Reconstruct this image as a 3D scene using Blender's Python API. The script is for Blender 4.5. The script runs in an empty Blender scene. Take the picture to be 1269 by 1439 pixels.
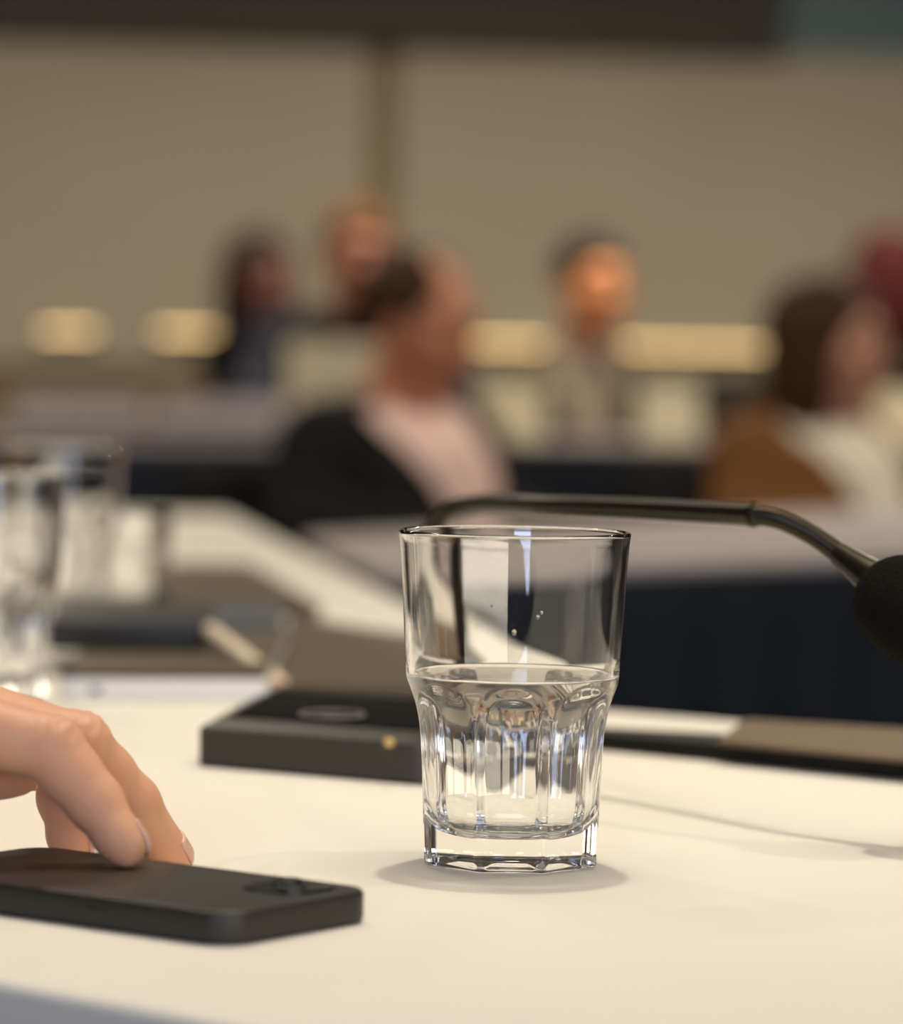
import bpy, math, random
import numpy as np
from mathutils import Vector, Matrix, noise

random.seed(7)
S = bpy.context.scene
COL = S.collection
PI = math.pi

# ------------------------------------------------------------------ camera
W, H, F = 1269.0, 1439.0, 4985.0          # frame and focal length in its units
CAMZ, TZ = 0.920, 0.740                   # camera height, table height
ZF = 0.770                                # the far tables are a little taller
PITCH = math.atan((719.5 - 520.0) / F)
ROLL = math.radians(0.9)

cd = bpy.data.cameras.new('camera')
cam = bpy.data.objects.new('camera', cd)
COL.objects.link(cam)
cd.sensor_fit = 'VERTICAL'
cd.sensor_height = 36.0
cd.lens = 36.0 * F / H
cd.clip_start = 0.05
Rc = Matrix.Rotation(PI / 2 - PITCH, 4, 'X') @ Matrix.Rotation(ROLL, 4, 'Z')
cam.matrix_world = Matrix.Translation((0, 0, CAMZ)) @ Rc
S.camera = cam
cd.dof.use_dof = True
cd.dof.focus_distance = 1.285
cd.dof.aperture_fstop = (cd.lens / 1000.0) / 0.0205
cd.dof.aperture_blades = 0
R3 = np.array(Rc.to_3x3())


def ray(x, y):
    return R3 @ np.array([(x - W / 2) / F, -(y - H / 2) / F, -1.0])


def at_z(x, y, z):
    d = ray(x, y)
    return np.array([0, 0, CAMZ]) + d * ((z - CAMZ) / d[2])


def at_d(x, y, D):
    d = ray(x, y)
    return np.array([0, 0, CAMZ]) + d * (D / d[1])


def pix(p):
    q = R3.T @ (np.asarray(p, float) - np.array([0, 0, CAMZ]))
    return W / 2 + F * q[0] / -q[2], H / 2 - F * q[1] / -q[2]


# ------------------------------------------------------------------ materials
def mat(name, col, rough=0.5, metal=0.0, spec=0.5, noise_scale=None, noise_amt=0.0,
        bump=0.0, bump_scale=200.0, sss=0.0, sheen=0.0, col2=None, coat=0.0):
    m = bpy.data.materials.new(name)
    m.use_nodes = True
    nt = m.node_tree
    b = nt.nodes['Principled BSDF']
    b.inputs['Base Color'].default_value = (*col, 1)
    b.inputs['Roughness'].default_value = rough
    b.inputs['Metallic'].default_value = metal
    b.inputs['Specular IOR Level'].default_value = spec
    b.inputs['Coat Weight'].default_value = coat
    if sss:
        b.inputs['Subsurface Weight'].default_value = sss
        b.inputs['Subsurface Radius'].default_value = (0.6, 0.22, 0.12)
        b.inputs['Subsurface Scale'].default_value = 0.006
    if sheen:
        b.inputs['Sheen Weight'].default_value = sheen
    tc = nt.nodes.new('ShaderNodeTexCoord')
    if noise_scale:
        n = nt.nodes.new('ShaderNodeTexNoise')
        n.inputs['Scale'].default_value = noise_scale
        n.inputs['Detail'].default_value = 5
        nt.links.new(tc.outputs['Object'], n.inputs['Vector'])
        r = nt.nodes.new('ShaderNodeMix')
        r.data_type = 'RGBA'
        c2 = col2 or tuple(max(0, c * (1 - noise_amt)) for c in col)
        r.inputs['A'].default_value = (*col, 1)
        r.inputs['B'].default_value = (*c2, 1)
        nt.links.new(n.outputs['Fac'], r.inputs['Factor'])
        nt.links.new(r.outputs['Result'], b.inputs['Base Color'])
    if bump:
        n2 = nt.nodes.new('ShaderNodeTexNoise')
        n2.inputs['Scale'].default_value = bump_scale
        n2.inputs['Detail'].default_value = 4
        nt.links.new(tc.outputs['Object'], n2.inputs['Vector'])
        bp = nt.nodes.new('ShaderNodeBump')
        bp.inputs['Strength'].default_value = bump
        bp.inputs['Distance'].default_value = 0.002
        nt.links.new(n2.outputs['Fac'], bp.inputs['Height'])
        nt.links.new(bp.outputs['Normal'], b.inputs['Normal'])
    return m


def glass_mat(name, ior, col):
    m = bpy.data.materials.new(name)
    m.use_nodes = True
    b = m.node_tree.nodes['Principled BSDF']
    b.inputs['Base Color'].default_value = (*col, 1)
    b.inputs['Roughness'].default_value = 0.0
    b.inputs['Transmission Weight'].default_value = 1.0
    b.inputs['IOR'].default_value = ior
    return m


def emit_mat(name, col, strength):
    m = bpy.data.materials.new(name)
    m.use_nodes = True
    b = m.node_tree.nodes['Principled BSDF']
    b.inputs['Base Color'].default_value = (*col, 1)
    b.inputs['Emission Color'].default_value = (*col, 1)
    b.inputs['Emission Strength'].default_value = strength
    return m


M = {}
M['cloth'] = mat('white_cloth', (0.80, 0.765, 0.685), 0.85, spec=0.2, bump=0.06, bump_scale=900, sheen=0.05)
M['top'] = mat('pale_laminate', (0.40, 0.36, 0.365), 0.6, spec=0.2, noise_scale=8, noise_amt=0.1)
M['skirt'] = mat('navy_cloth', (0.030, 0.037, 0.052), 0.9, spec=0.15, noise_scale=3, noise_amt=0.5)
M['wood_leg'] = mat('dark_wood', (0.05, 0.035, 0.025), 0.5, noise_scale=30, noise_amt=0.4)
M['steel'] = mat('brushed_steel', (0.35, 0.35, 0.36), 0.35, metal=1.0)
M['glass'] = glass_mat('clear_glass', 1.50, (0.996, 0.999, 0.997))
M['water'] = glass_mat('clear_water', 1.333, (0.998, 0.999, 1.0))
M['case'] = mat('black_silicone', (0.016, 0.0135, 0.011), 0.45, spec=0.5, bump=0.02, bump_scale=1500)
M['lensglass'] = mat('lens_glass', (0.006, 0.008, 0.008), 0.3)
M['lensring'] = mat('lens_ring', (0.012, 0.013, 0.013), 0.45, metal=0.2)
M['micbody'] = mat('black_plastic', (0.040, 0.034, 0.029), 0.40, bump=0.03, bump_scale=1800)
M['mictop'] = mat('black_satin_plastic', (0.004, 0.004, 0.004), 0.8, spec=0.06)
M['ring'] = mat('grey_ring', (0.30, 0.27, 0.25), 0.4, metal=0.2)
M['amber'] = mat('amber_glint', (0.55, 0.40, 0.14), 0.15)
M['tube'] = mat('olive_black_metal', (0.040, 0.032, 0.020), 0.30, metal=0.75)
M['foam'] = mat('black_foam', (0.012, 0.010, 0.006), 0.95, spec=0.1, bump=0.9, bump_scale=900, noise_scale=700, noise_amt=0.6)
M['skin'] = mat('skin', (0.72, 0.41, 0.255), 0.50, spec=0.35, sss=0.25, noise_scale=70, col2=(0.66, 0.33, 0.21), bump=0.10, bump_scale=420)
M['nail'] = mat('nail', (0.70, 0.43, 0.32), 0.32, spec=0.5)
M['face1'] = mat('skin_tan', (0.60, 0.27, 0.145), 0.5, sss=0.1, noise_scale=30, col2=(0.52, 0.19, 0.10))
M['face2'] = mat('skin_ruddy', (0.36, 0.125, 0.065), 0.5, sss=0.1, noise_scale=30, col2=(0.30, 0.10, 0.05))
M['face3'] = mat('skin_brown', (0.13, 0.034, 0.02), 0.5, noise_scale=30, noise_amt=0.2)
M['face4'] = mat('skin_orange', (0.70, 0.27, 0.105), 0.5, noise_scale=30, noise_amt=0.2)
M['face5'] = mat('skin_pink', (0.52, 0.25, 0.165), 0.5, noise_scale=30, noise_amt=0.2)
M['lips'] = mat('lips', (0.42, 0.13, 0.10), 0.4)
M['eye'] = mat('eye', (0.10, 0.08, 0.07), 0.15)
M['hair_dark'] = mat('dark_hair', (0.022, 0.014, 0.009), 0.6, spec=0.12, noise_scale=90, noise_amt=0.5)
M['hair_brown'] = mat('brown_hair', (0.060, 0.028, 0.012), 0.6, spec=0.12, noise_scale=90, noise_amt=0.5)
M['hair_auburn'] = mat('auburn_hair', (0.15, 0.066, 0.020), 0.6, spec=0.12, noise_scale=90, noise_amt=0.4)
M['hair_red'] = mat('dark_red_hair', (0.085, 0.016, 0.014), 0.6, spec=0.12, noise_scale=90, noise_amt=0.4)
M['black_wool'] = mat('black_wool', (0.012, 0.011, 0.011), 0.9, spec=0.15)
M['navy_wool'] = mat('navy_wool', (0.020, 0.022, 0.032), 0.9, spec=0.15)
M['pink'] = mat('pink_cotton', (0.76, 0.55, 0.50), 0.85, spec=0.15)
M['grey_cotton'] = mat('grey_cotton', (0.33, 0.27, 0.21), 0.85, spec=0.15)
M['white_cotton'] = mat('white_cotton', (0.72, 0.66, 0.56), 0.85, spec=0.15)
M['brown_wool'] = mat('brown_wool', (0.16, 0.070, 0.022), 0.9, spec=0.15)
M['wall'] = mat('taupe_fabric', (0.345, 0.305, 0.235), 0.9, spec=0.1, noise_scale=2.0, noise_amt=0.12)
M['seam'] = mat('olive_seam', (0.20, 0.155, 0.090), 0.8, spec=0.2)
M['bulkhead'] = mat('charcoal_bulkhead', (0.055, 0.050, 0.042), 0.8, spec=0.2)
M['teal'] = mat('teal_pane', (0.075, 0.125, 0.135), 0.3)
M['wainscot'] = mat('dark_wainscot', (0.040, 0.034, 0.028), 0.7, spec=0.2, noise_scale=3, noise_amt=0.3)
M['wainscot_b'] = mat('brown_wainscot', (0.20, 0.14, 0.078), 0.7, spec=0.2, noise_scale=3, noise_amt=0.2)
M['carpet'] = mat('dark_carpet', (0.035, 0.034, 0.040), 0.95, spec=0.1, noise_scale=60, noise_amt=0.4)
M['ceil'] = mat('grey_ceiling', (0.62, 0.57, 0.50), 0.9)
M['sidewall'] = mat('beige_plaster', (0.30, 0.26, 0.20), 0.9)
M['led'] = emit_mat('warm_led', (1.0, 0.66, 0.27), 2.5)
M['paper'] = mat('white_paper', (0.80, 0.76, 0.68), 0.8, spec=0.2)
M['cream_paper'] = mat('cream_paper', (0.86, 0.75, 0.52), 0.8, spec=0.2)
M['card'] = mat('buff_card', (0.66, 0.59, 0.42), 0.8, spec=0.2)
M['fartop'] = mat('grey_laminate', (0.20, 0.18, 0.19), 0.6, spec=0.2)
M['jacket_taupe'] = mat('taupe_wool', (0.075, 0.058, 0.042), 0.9, spec=0.1)
M['lilac'] = mat('lilac_grey_plastic', (0.105, 0.096, 0.108), 0.6, spec=0.2)
M['silver'] = mat('silver_plastic', (0.86, 0.86, 0.88), 0.5)
M['brown_leather'] = mat('brown_leather', (0.075, 0.052, 0.024), 0.55, noise_scale=40, noise_amt=0.3)
M['black_leather'] = mat('black_leather', (0.016, 0.015, 0.016), 0.5, noise_scale=40, noise_amt=0.3)
M['tablet'] = mat('black_tablet', (0.010, 0.009, 0.008), 0.5, spec=0.2)
M['tan_leather'] = mat('tan_leather', (0.17, 0.12, 0.07), 0.6, noise_scale=40, noise_amt=0.3)
M['slate'] = mat('slate_blue_plastic', (0.05, 0.062, 0.08), 0.5)
M['pen'] = mat('cream_plastic', (0.78, 0.66, 0.48), 0.35)
M['pentip'] = mat('pink_brass', (0.70, 0.50, 0.38), 0.3, metal=0.5)
M['winframe'] = mat('white_frame', (0.6, 0.6, 0.6), 0.5)


# ------------------------------------------------------------------ object helpers
def link_mesh(name, V, Fc, m, parent=None, smooth=True, sharp=None):
    V = np.asarray(V, float)
    if parent is not None:
        V = V - np.array(parent.location)
    me = bpy.data.meshes.new(name)
    me.from_pydata(V.tolist(), [], [list(map(int, f)) for f in Fc])
    me.update()
    if smooth:
        me.polygons.foreach_set('use_smooth', [True] * len(me.polygons))
    me.materials.append(m)
    if sharp:
        try:
            me.set_sharp_from_angle(angle=math.radians(sharp))
        except Exception:
            pass
    o = bpy.data.objects.new(name, me)
    COL.objects.link(o)
    if parent is not None:
        o.parent = parent
    return o


def tag(o, label=None, cat=None, group=None, kind=None):
    if label: o['label'] = label
    if cat: o['category'] = cat
    if group: o['group'] = group
    if kind: o['kind'] = kind
    return o


def thing(name, loc, label, cat, group=None):
    o = bpy.data.objects.new(name, None)
    o.empty_display_size = 0.05
    COL.objects.link(o)
    o.location = tuple(float(c) for c in loc)
    return tag(o, label, cat, group)


def copy_tree(o, parent=None):
    c = o.copy()
    COL.objects.link(c)
    if parent is not None:
        c.parent = parent
    for ch in list(o.children):
        copy_tree(ch, c)
    return c


def join(*ms):
    V, Fc, n = [], [], 0
    for v, f in ms:
        v = np.asarray(v, float)
        V.append(v)
        Fc += [[i + n for i in q] for q in f]
        n += len(v)
    return np.vstack(V), Fc


def loft(loops, cap0=True, cap1=True, closed=True):
    n = len(loops[0])
    V = np.vstack(loops)
    Fc = []
    for k in range(len(loops) - 1):
        a, b = k * n, (k + 1) * n
        for i in range(n if closed else n - 1):
            j = (i + 1) % n
            Fc.append([a + i, a + j, b + j, b + i])
    if cap0: Fc.append(list(range(n))[::-1])
    if cap1: Fc.append([(len(loops) - 1) * n + i for i in range(n)])
    return V, Fc


def tube(path, rad, n=24, cap=True):
    P = np.asarray(path, float)
    rad = np.broadcast_to(np.asarray(rad, float), (len(P),))
    T = np.gradient(P, axis=0)
    T /= np.linalg.norm(T, axis=1)[:, None]
    up = np.array([0.13, 0.31, 0.94])
    u = np.cross(T[0], up); u /= np.linalg.norm(u)
    loops = []
    th = np.linspace(0, 2 * PI, n, endpoint=False)
    for p, t, r in zip(P, T, rad):
        u = u - t * np.dot(u, t); u /= np.linalg.norm(u)
        v = np.cross(t, u)
        loops.append(p + r * (np.cos(th)[:, None] * u + np.sin(th)[:, None] * v))
    return loft(loops, cap, cap)


def spline(pts, n=60):
    P = np.asarray(pts, float)
    d = np.r_[0, np.cumsum(np.sqrt(np.linalg.norm(np.diff(P, axis=0), axis=1)))]
    out = []
    Pe = np.vstack([2 * P[0] - P[1], P, 2 * P[-1] - P[-2]])
    de = np.r_[-(d[1] - d[0]), d, 2 * d[-1] - d[-2]]
    for s in np.linspace(0, d[-1] - 1e-9, n):
        k = min(len(P) - 2, int(np.searchsorted(d, s, 'right') - 1))
        t0, t1, t2, t3 = de[k:k + 4]
        p0, p1, p2, p3 = Pe[k:k + 4]
        A1 = (t1 - s) / (t1 - t0) * p0 + (s - t0) / (t1 - t0) * p1
        A2 = (t2 - s) / (t2 - t1) * p1 + (s - t1) / (t2 - t1) * p2
        A3 = (t3 - s) / (t3 - t2) * p2 + (s - t2) / (t3 - t2) * p3
        B1 = (t2 - s) / (t2 - t0) * A1 + (s - t0) / (t2 - t0) * A2
        B2 = (t3 - s) / (t3 - t1) * A2 + (s - t1) / (t3 - t1) * A3
        out.append((t2 - s) / (t2 - t1) * B1 + (s - t1) / (t2 - t1) * B2)
    return np.array(out)


def poly_offset(P, d):
    """inset (d>0) of a counter-clockwise convex polygon"""
    n = len(P)
    out = []
    for i in range(n):
        a, b, c = P[i - 1], P[i], P[(i + 1) % n]
        e1 = (b - a) / np.linalg.norm(b - a)
        e2 = (c - b) / np.linalg.norm(c - b)
        n1 = np.array([-e1[1], e1[0]]); n2 = np.array([-e2[1], e2[0]])
        bis = n1 + n2
        bis /= max(1e-9, np.dot(bis, n1))
        out.append(b + bis * d)
    return np.array(out)


def round_poly(P, r, seg=8):
    P = np.asarray(P, float)
    area = 0.5 * sum(P[i][0] * P[(i + 1) % len(P)][1] - P[(i + 1) % len(P)][0] * P[i][1] for i in range(len(P)))
    if area < 0: P = P[::-1]
    out = []
    n = len(P)
    rr = np.broadcast_to(np.asarray(r, float), (n,))
    if area < 0: rr = rr[::-1]
    for i in range(n):
        a, b, c = P[i - 1], P[i], P[(i + 1) % n]
        e1 = (a - b) / np.linalg.norm(a - b); e2 = (c - b) / np.linalg.norm(c - b)
        ang = math.acos(np.clip(np.dot(e1, e2), -1, 1))
        t = rr[i] / math.tan(ang / 2)
        ctr = b + (e1 + e2) / np.linalg.norm(e1 + e2) * rr[i] / math.sin(ang / 2)
        s = b + e1 * t - ctr; e = b + e2 * t - ctr
        a0 = math.atan2(s[1], s[0]); a1 = math.atan2(e[1], e[0])
        da = (a1 - a0 + PI) % (2 * PI) - PI
        for k in range(seg + 1):
            q = a0 + da * k / seg
            out.append(ctr + rr[i] * np.array([math.cos(q), math.sin(q)]))
    return np.array(out)


def slab(P, z0, z1, r=0.004, re=0.001, seg=6, eseg=3, rb=None):
    """rounded prism over a plan polygon, edges rounded by re"""
    rb = re if rb is None else rb
    base = round_poly(P, r, seg)
    loops = []
    for k in range(eseg + 1):
        a = PI / 2 * k / eseg
        loops.append(np.c_[poly_offset(base, rb * (1 - math.sin(a))), np.full(len(base), z0 + rb * (1 - math.cos(a)))])
    for k in range(eseg + 1):
        a = PI / 2 * k / eseg
        loops.append(np.c_[poly_offset(base, re * (1 - math.cos(a))), np.full(len(base), z1 - re + re * math.sin(a))])
    return loft(loops)


def box(x0, x1, y0, y1, z0, z1):
    V = [(x, y, z) for z in (z0, z1) for y in (y0, y1) for x in (x0, x1)]
    return np.array(V, float), [[0, 2, 3, 1], [4, 5, 7, 6], [0, 1, 5, 4], [2, 6, 7, 3], [0, 4, 6, 2], [1, 3, 7, 5]]


def ellipsoid(c, r, n=24, m=14):
    loops = []
    for k in range(1, m):
        a = PI * k / m
        th = np.linspace(0, 2 * PI, n, endpoint=False)
        loops.append(np.c_[c[0] + r[0] * math.sin(a) * np.cos(th), c[1] + r[1] * math.sin(a) * np.sin(th),
                           np.full(n, c[2] - r[2] * math.cos(a))])
    return loft(loops)


# ------------------------------------------------------------------ implicit surfaces
class SDF:
    def __init__(self, lo, hi, h):
        self.lo = np.asarray(lo, float); self.h = h
        self.n = np.ceil((np.asarray(hi) - self.lo) / h).astype(int) + 1
        self.v = np.full(self.n, 0.2, np.float32)

    def _sub(self, blo, bhi):
        i0 = np.clip(np.floor((np.asarray(blo) - self.lo) / self.h).astype(int), 0, self.n)
        i1 = np.clip(np.ceil((np.asarray(bhi) - self.lo) / self.h).astype(int) + 1, 0, self.n)
        sl = tuple(slice(a, b) for a, b in zip(i0, i1))
        ax = [self.lo[k] + self.h * np.arange(i0[k], i1[k]) for k in range(3)]
        X = np.meshgrid(*ax, indexing='ij')
        return sl, X

    def _mix(self, sl, d, k, op):
        a = self.v[sl]
        if op == 'sub':
            d = -d
            hh = np.clip(0.5 - 0.5 * (a - d) / k, 0, 1)
            self.v[sl] = a + (d - a) * hh + k * hh * (1 - hh)
        else:
            hh = np.clip(0.5 + 0.5 * (a - d) / k, 0, 1)
            self.v[sl] = a + (d - a) * hh - k * hh * (1 - hh)

    def cone(self, a, b, r1, r2, k=0.01, op='add', mod=None):
        a = np.asarray(a, float); b = np.asarray(b, float)
        m = max(r1, r2) + 4 * k + 3 * self.h
        sl, X = self._sub(np.minimum(a, b) - m, np.maximum(a, b) + m)
        if 0 in X[0].shape: return
        ba = b - a; L2 = max(1e-12, ba @ ba)
        t = np.clip(((X[0] - a[0]) * ba[0] + (X[1] - a[1]) * ba[1] + (X[2] - a[2]) * ba[2]) / L2, 0, 1)
        d = np.sqrt((X[0] - a[0] - t * ba[0]) ** 2 + (X[1] - a[1] - t * ba[1]) ** 2 + (X[2] - a[2] - t * ba[2]) ** 2) - (r1 + (r2 - r1) * t)
        if mod is not None: d = d + mod(X, t)
        self._mix(sl, d, k, op)

    def ell(self, c, r, k=0.01, op='add', R=None):
        c = np.asarray(c, float); r = np.asarray(r, float)
        m = r.max() + 4 * k + 3 * self.h
        sl, X = self._sub(c - m, c + m)
        if 0 in X[0].shape: return
        p = [X[i] - c[i] for i in range(3)]
        if R is not None:
            p = [R[0][i] * p[0] + R[1][i] * p[1] + R[2][i] * p[2] for i in range(3)]
        k0 = np.sqrt(sum((p[i] / r[i]) ** 2 for i in range(3)))
        k1 = np.sqrt(sum((p[i] / r[i] ** 2) ** 2 for i in range(3))) + 1e-9
        self._mix(sl, k0 * (k0 - 1) / k1, k, op)

    def grid(self):
        ax = [self.lo[k] + self.h * np.arange(self.n[k]) for k in range(3)]
        return np.meshgrid(*ax, indexing='ij')

    def mesh(self, smooth=1):
        v = self.v.copy()
        v[0] = v[-1] = 0.2; v[:, 0] = v[:, -1] = 0.2; v[:, :, 0] = v[:, :, -1] = 0.2
        nx, ny, nz = v.shape
        ins = v < 0
        cs = np.zeros((nx - 1, ny - 1, nz - 1), int)
        for dx in (0, 1):
            for dy in (0, 1):
                for dz in (0, 1):
                    cs += ins[dx:nx - 1 + dx, dy:ny - 1 + dy, dz:nz - 1 + dz]
        act = (cs > 0) & (cs < 8)
        idx = np.full(act.shape, -1)
        C = np.argwhere(act)
        idx[act] = np.arange(len(C))
        P = np.zeros((len(C), 3)); N = np.zeros(len(C))
        for axis in range(3):
            o1, o2 = [a for a in range(3) if a != axis]
            for p in (0, 1):
                for q in (0, 1):
                    s = np.zeros(3, int); s[o1] = p; s[o2] = q
                    e = s.copy(); e[axis] = 1
                    A = v[tuple((C + s).T)]; B = v[tuple((C + e).T)]
                    mk = (A < 0) != (B < 0)
                    t = np.where(mk, A / np.where(mk, A - B, 1), 0)
                    pt = C + s + 0.0; pt[:, axis] += t
                    P[mk] += pt[mk]; N[mk] += 1
        P /= N[:, None]
        Fc = []
        for axis in range(3):
            o1, o2 = [(1, 2), (2, 0), (0, 1)][axis]
            s = [slice(None)] * 3
            a = [slice(None)] * 3; a[axis] = slice(0, -1)
            b = [slice(None)] * 3; b[axis] = slice(1, None)
            A = ins[tuple(a)]; B = ins[tuple(b)]
            E = np.argwhere(A != B)
            flip = A[tuple(E.T)]
            ok = (E[:, o1] > 0) & (E[:, o2] > 0) & (E[:, o1] < v.shape[o1] - 1) & (E[:, o2] < v.shape[o2] - 1)
            E = E[ok]; flip = flip[ok]
            d1 = np.zeros(3, int); d1[o1] = 1
            d2 = np.zeros(3, int); d2[o2] = 1
            q = np.stack([idx[tuple((E - d1 - d2).T)], idx[tuple((E - d2).T)], idx[tuple(E.T)], idx[tuple((E - d1).T)]], 1)
            q = np.where(flip[:, None], q, q[:, ::-1])
            Fc.append(q)
        Fc = np.vstack(Fc)
        Fc = Fc[(Fc >= 0).all(1)]
        for _ in range(smooth):
            acc = np.zeros_like(P); cnt = np.zeros(len(P))
            for i in range(4):
                j = (i + 1) % 4
                np.add.at(acc, Fc[:, i], P[Fc[:, j]]); np.add.at(cnt, Fc[:, i], 1)
                np.add.at(acc, Fc[:, j], P[Fc[:, i]]); np.add.at(cnt, Fc[:, j], 1)
            P = 0.5 * P + 0.5 * acc / np.maximum(cnt, 1)[:, None]
        return self.lo + P * self.h, Fc.tolist()


# ------------------------------------------------------------------ the room
def struct(name, mesh, m, label, cat, smooth=False):
    o = link_mesh(name, mesh[0], mesh[1], m, smooth=smooth)
    return tag(o, label, cat, kind='structure')


XL, XR, YF, CEIL = -6.0, 6.0, -3.5, 2.9
struct('floor', box(XL, XR, YF, 11.2, -0.1, 0.0), M['carpet'], 'dark carpeted floor of the conference room', 'floor')
struct('ceiling', box(XL, XR, YF, 11.2, CEIL, CEIL + 0.1), M['ceil'], 'grey ceiling above the conference tables', 'ceiling')
struct('wall_left', box(XL - 0.1, XL, YF, 11.2, 0, CEIL), M['sidewall'], 'beige side wall left of the tables', 'wall')
struct('wall_right', box(XR, XR + 0.1, YF, 11.2, 0, CEIL), M['sidewall'], 'beige side wall right of the tables', 'wall')
struct('wall_front', box(XL, XR, YF - 0.1, YF, 0, CEIL), M['sidewall'], 'beige wall opposite the taupe panelled wall', 'wall')

pL, pR = at_d(0, 40, 9.85), at_d(1269, 86, 10.25)
ZB = 0.5 * (pL[2] + pR[2])                 # where the taupe panels stop under the dark bulkhead
sl = (pR[1] - pL[1]) / (pR[0] - pL[0])


def wy(x):
    return pL[1] + sl * (x - pL[0])


def wall_box(x0, x1, z0, z1, dy0, dy1):
    V, Fc = box(x0, x1, 0, 1, z0, z1)
    for v in V:
        v[1] = wy(v[0]) + (dy0 if v[1] < 0.5 else dy1)
    return V, Fc


def wall_x(px, py=470):
    d = ray(px, py)
    # intersect with the wall line
    t = (pL[1] - sl * pL[0]) / (d[1] - sl * d[0])
    return d[0] * t, CAMZ + d[2] * t


sx0, sx1 = wall_x(513)[0], wall_x(556)[0]
zs = 0.918
struct('wall_back', join(wall_box(XL, sx0, zs, ZB, 0, 0.2), wall_box(sx1, XR, zs, ZB, 0, 0.2)), M['wall'],
       'taupe fabric panelled wall behind the seated people', 'wall')
struct('trim_1', wall_box(sx0, sx1, zs, ZB, 0.03, 0.2), M['seam'], 'narrow olive brown strip between the two taupe wall panels', 'trim')
wx1 = wall_x(1100, 30)[0]
struct('trim_2', join(wall_box(XL, wx1, ZB, CEIL, -0.05, 0.2), wall_box(wx1, XR, 2.35, CEIL, -0.05, 0.2)), M['bulkhead'],
       'charcoal band running along the top of the taupe wall', 'trim')
struct('window_1', wall_box(wx1, XR, ZB, 2.35, 0.0, 0.2), M['teal'], 'dim teal pane in the charcoal band above the taupe wall', 'window')
xs = wall_x(300)[0]
struct('baseboard_back', wall_box(xs, XR, 0, zs, 0.02, 0.2), M['wainscot'], 'dark lower wall behind the seated people', 'wall')
struct('trim_3', wall_box(XL, xs, 0, zs, 0.02, 0.2), M['wainscot_b'], 'brown lower wall panel behind the far table', 'trim')

LED = [(57, 466, 140, 466.5, 'leftmost, farthest from the people'),
       (219, 467, 349, 469, 'ending beside the dark clothed person'),
       (600, 481, 1090, 491, 'longest, behind the grey shirted person'),
       (1128, 493, 1420, 500, 'right of the woman in brown')]
for x0, y0, x1, y1, w in LED:
    ax, az = wall_x(x0, y0); bx_, bz = wall_x(x1, y1)
    t = thing('wall_light', (0.5 * (ax + bx_), wy(0.5 * (ax + bx_)) - 0.03, 0.5 * (az + bz)),
              'slim warm light strip on the wall, ' + w, 'light strip', 'light strips along the back wall')
    V, Fc = wall_box(ax, bx_, 0, 1, -0.035, 0.0)
    V2, _ = wall_box(ax + 0.01, bx_ - 0.01, 0, 1, -0.040, -0.034)
    for v in V: v[2] = (az if v[0] < (ax + bx_) / 2 else bz) + (v[2] - 0.5) * 0.022
    for v in V2: v[2] = (az if v[0] < (ax + bx_) / 2 else bz) + (v[2] - 0.5) * 0.013
    link_mesh('housing', V, Fc, M['steel'], t, smooth=False)
    link_mesh('diffuser', V2, Fc, M['led'], t, smooth=False)


# ------------------------------------------------------------------ tables
def table(P, label, topmat, skirt=True, zt=TZ, group=None, th=0.014):
    P = np.asarray(P, float)[:, :2]
    c = P.mean(0)
    t = thing('conference_table', (c[0], c[1], 0), label, 'table', group)
    V, Fc = slab(P, zt - th, zt, 0.012, 0.004)
    link_mesh('tabletop', V, Fc, topmat, t, sharp=40)
    Q = c + (P - c) * 0.90
    for q in Q:
        V, Fc = tube([(q[0], q[1], 0.0), (q[0], q[1], zt - th)], 0.022, 14)
        link_mesh('leg', V, Fc, M['steel'], t, sharp=40)
    if skirt:
        # pleated cloth hanging round the table
        a = round_poly(c + (P - c) * 0.995, 0.02, 4)
        pts = []
        for i in range(len(a)):
            b0, b1 = a[i], a[(i + 1) % len(a)]
            n = max(1, int(np.linalg.norm(b1 - b0) / 0.012))
            for k in range(n): pts.append(b0 + (b1 - b0) * k / n)
        pts = np.array(pts)
        nrm = np.roll(pts, -1, 0) - np.roll(pts, 1, 0)
        nrm = np.c_[nrm[:, 1], -nrm[:, 0]]; nrm /= np.linalg.norm(nrm, axis=1)[:, None] + 1e-9
        fr = nrm[:, 1] < -0.55                       # the cloth hangs on the front only
        k0 = np.argmax(fr & ~np.roll(fr, 1))
        pts = np.roll(pts, -k0, 0); nrm = np.roll(nrm, -k0, 0); fr = np.roll(fr, -k0)
        pts = pts[fr]; nrm = nrm[fr]
        s = np.arange(len(pts)) * 0.012
        loops = []
        for z, amp in ((zt - th + 0.004, 0.0), (zt - th - 0.05, 0.003), (0.4, 0.006), (0.01, 0.008)):
            w = amp * np.sin(s * 2 * PI / 0.11)
            loops.append(np.c_[pts + nrm * (w[:, None] + 0.002), np.full(len(pts), z)])
        inner = [np.c_[pts - nrm * 0.004, np.full(len(pts), z)] for z in (0.01, zt - th + 0.004)]
        loops = loops + inner
        V, Fc = loft([np.array([l[i] for l in loops]) for i in range(len(pts))])
        link_mesh('table_skirt', V, Fc, M['skirt'], t)
    return t


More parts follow.
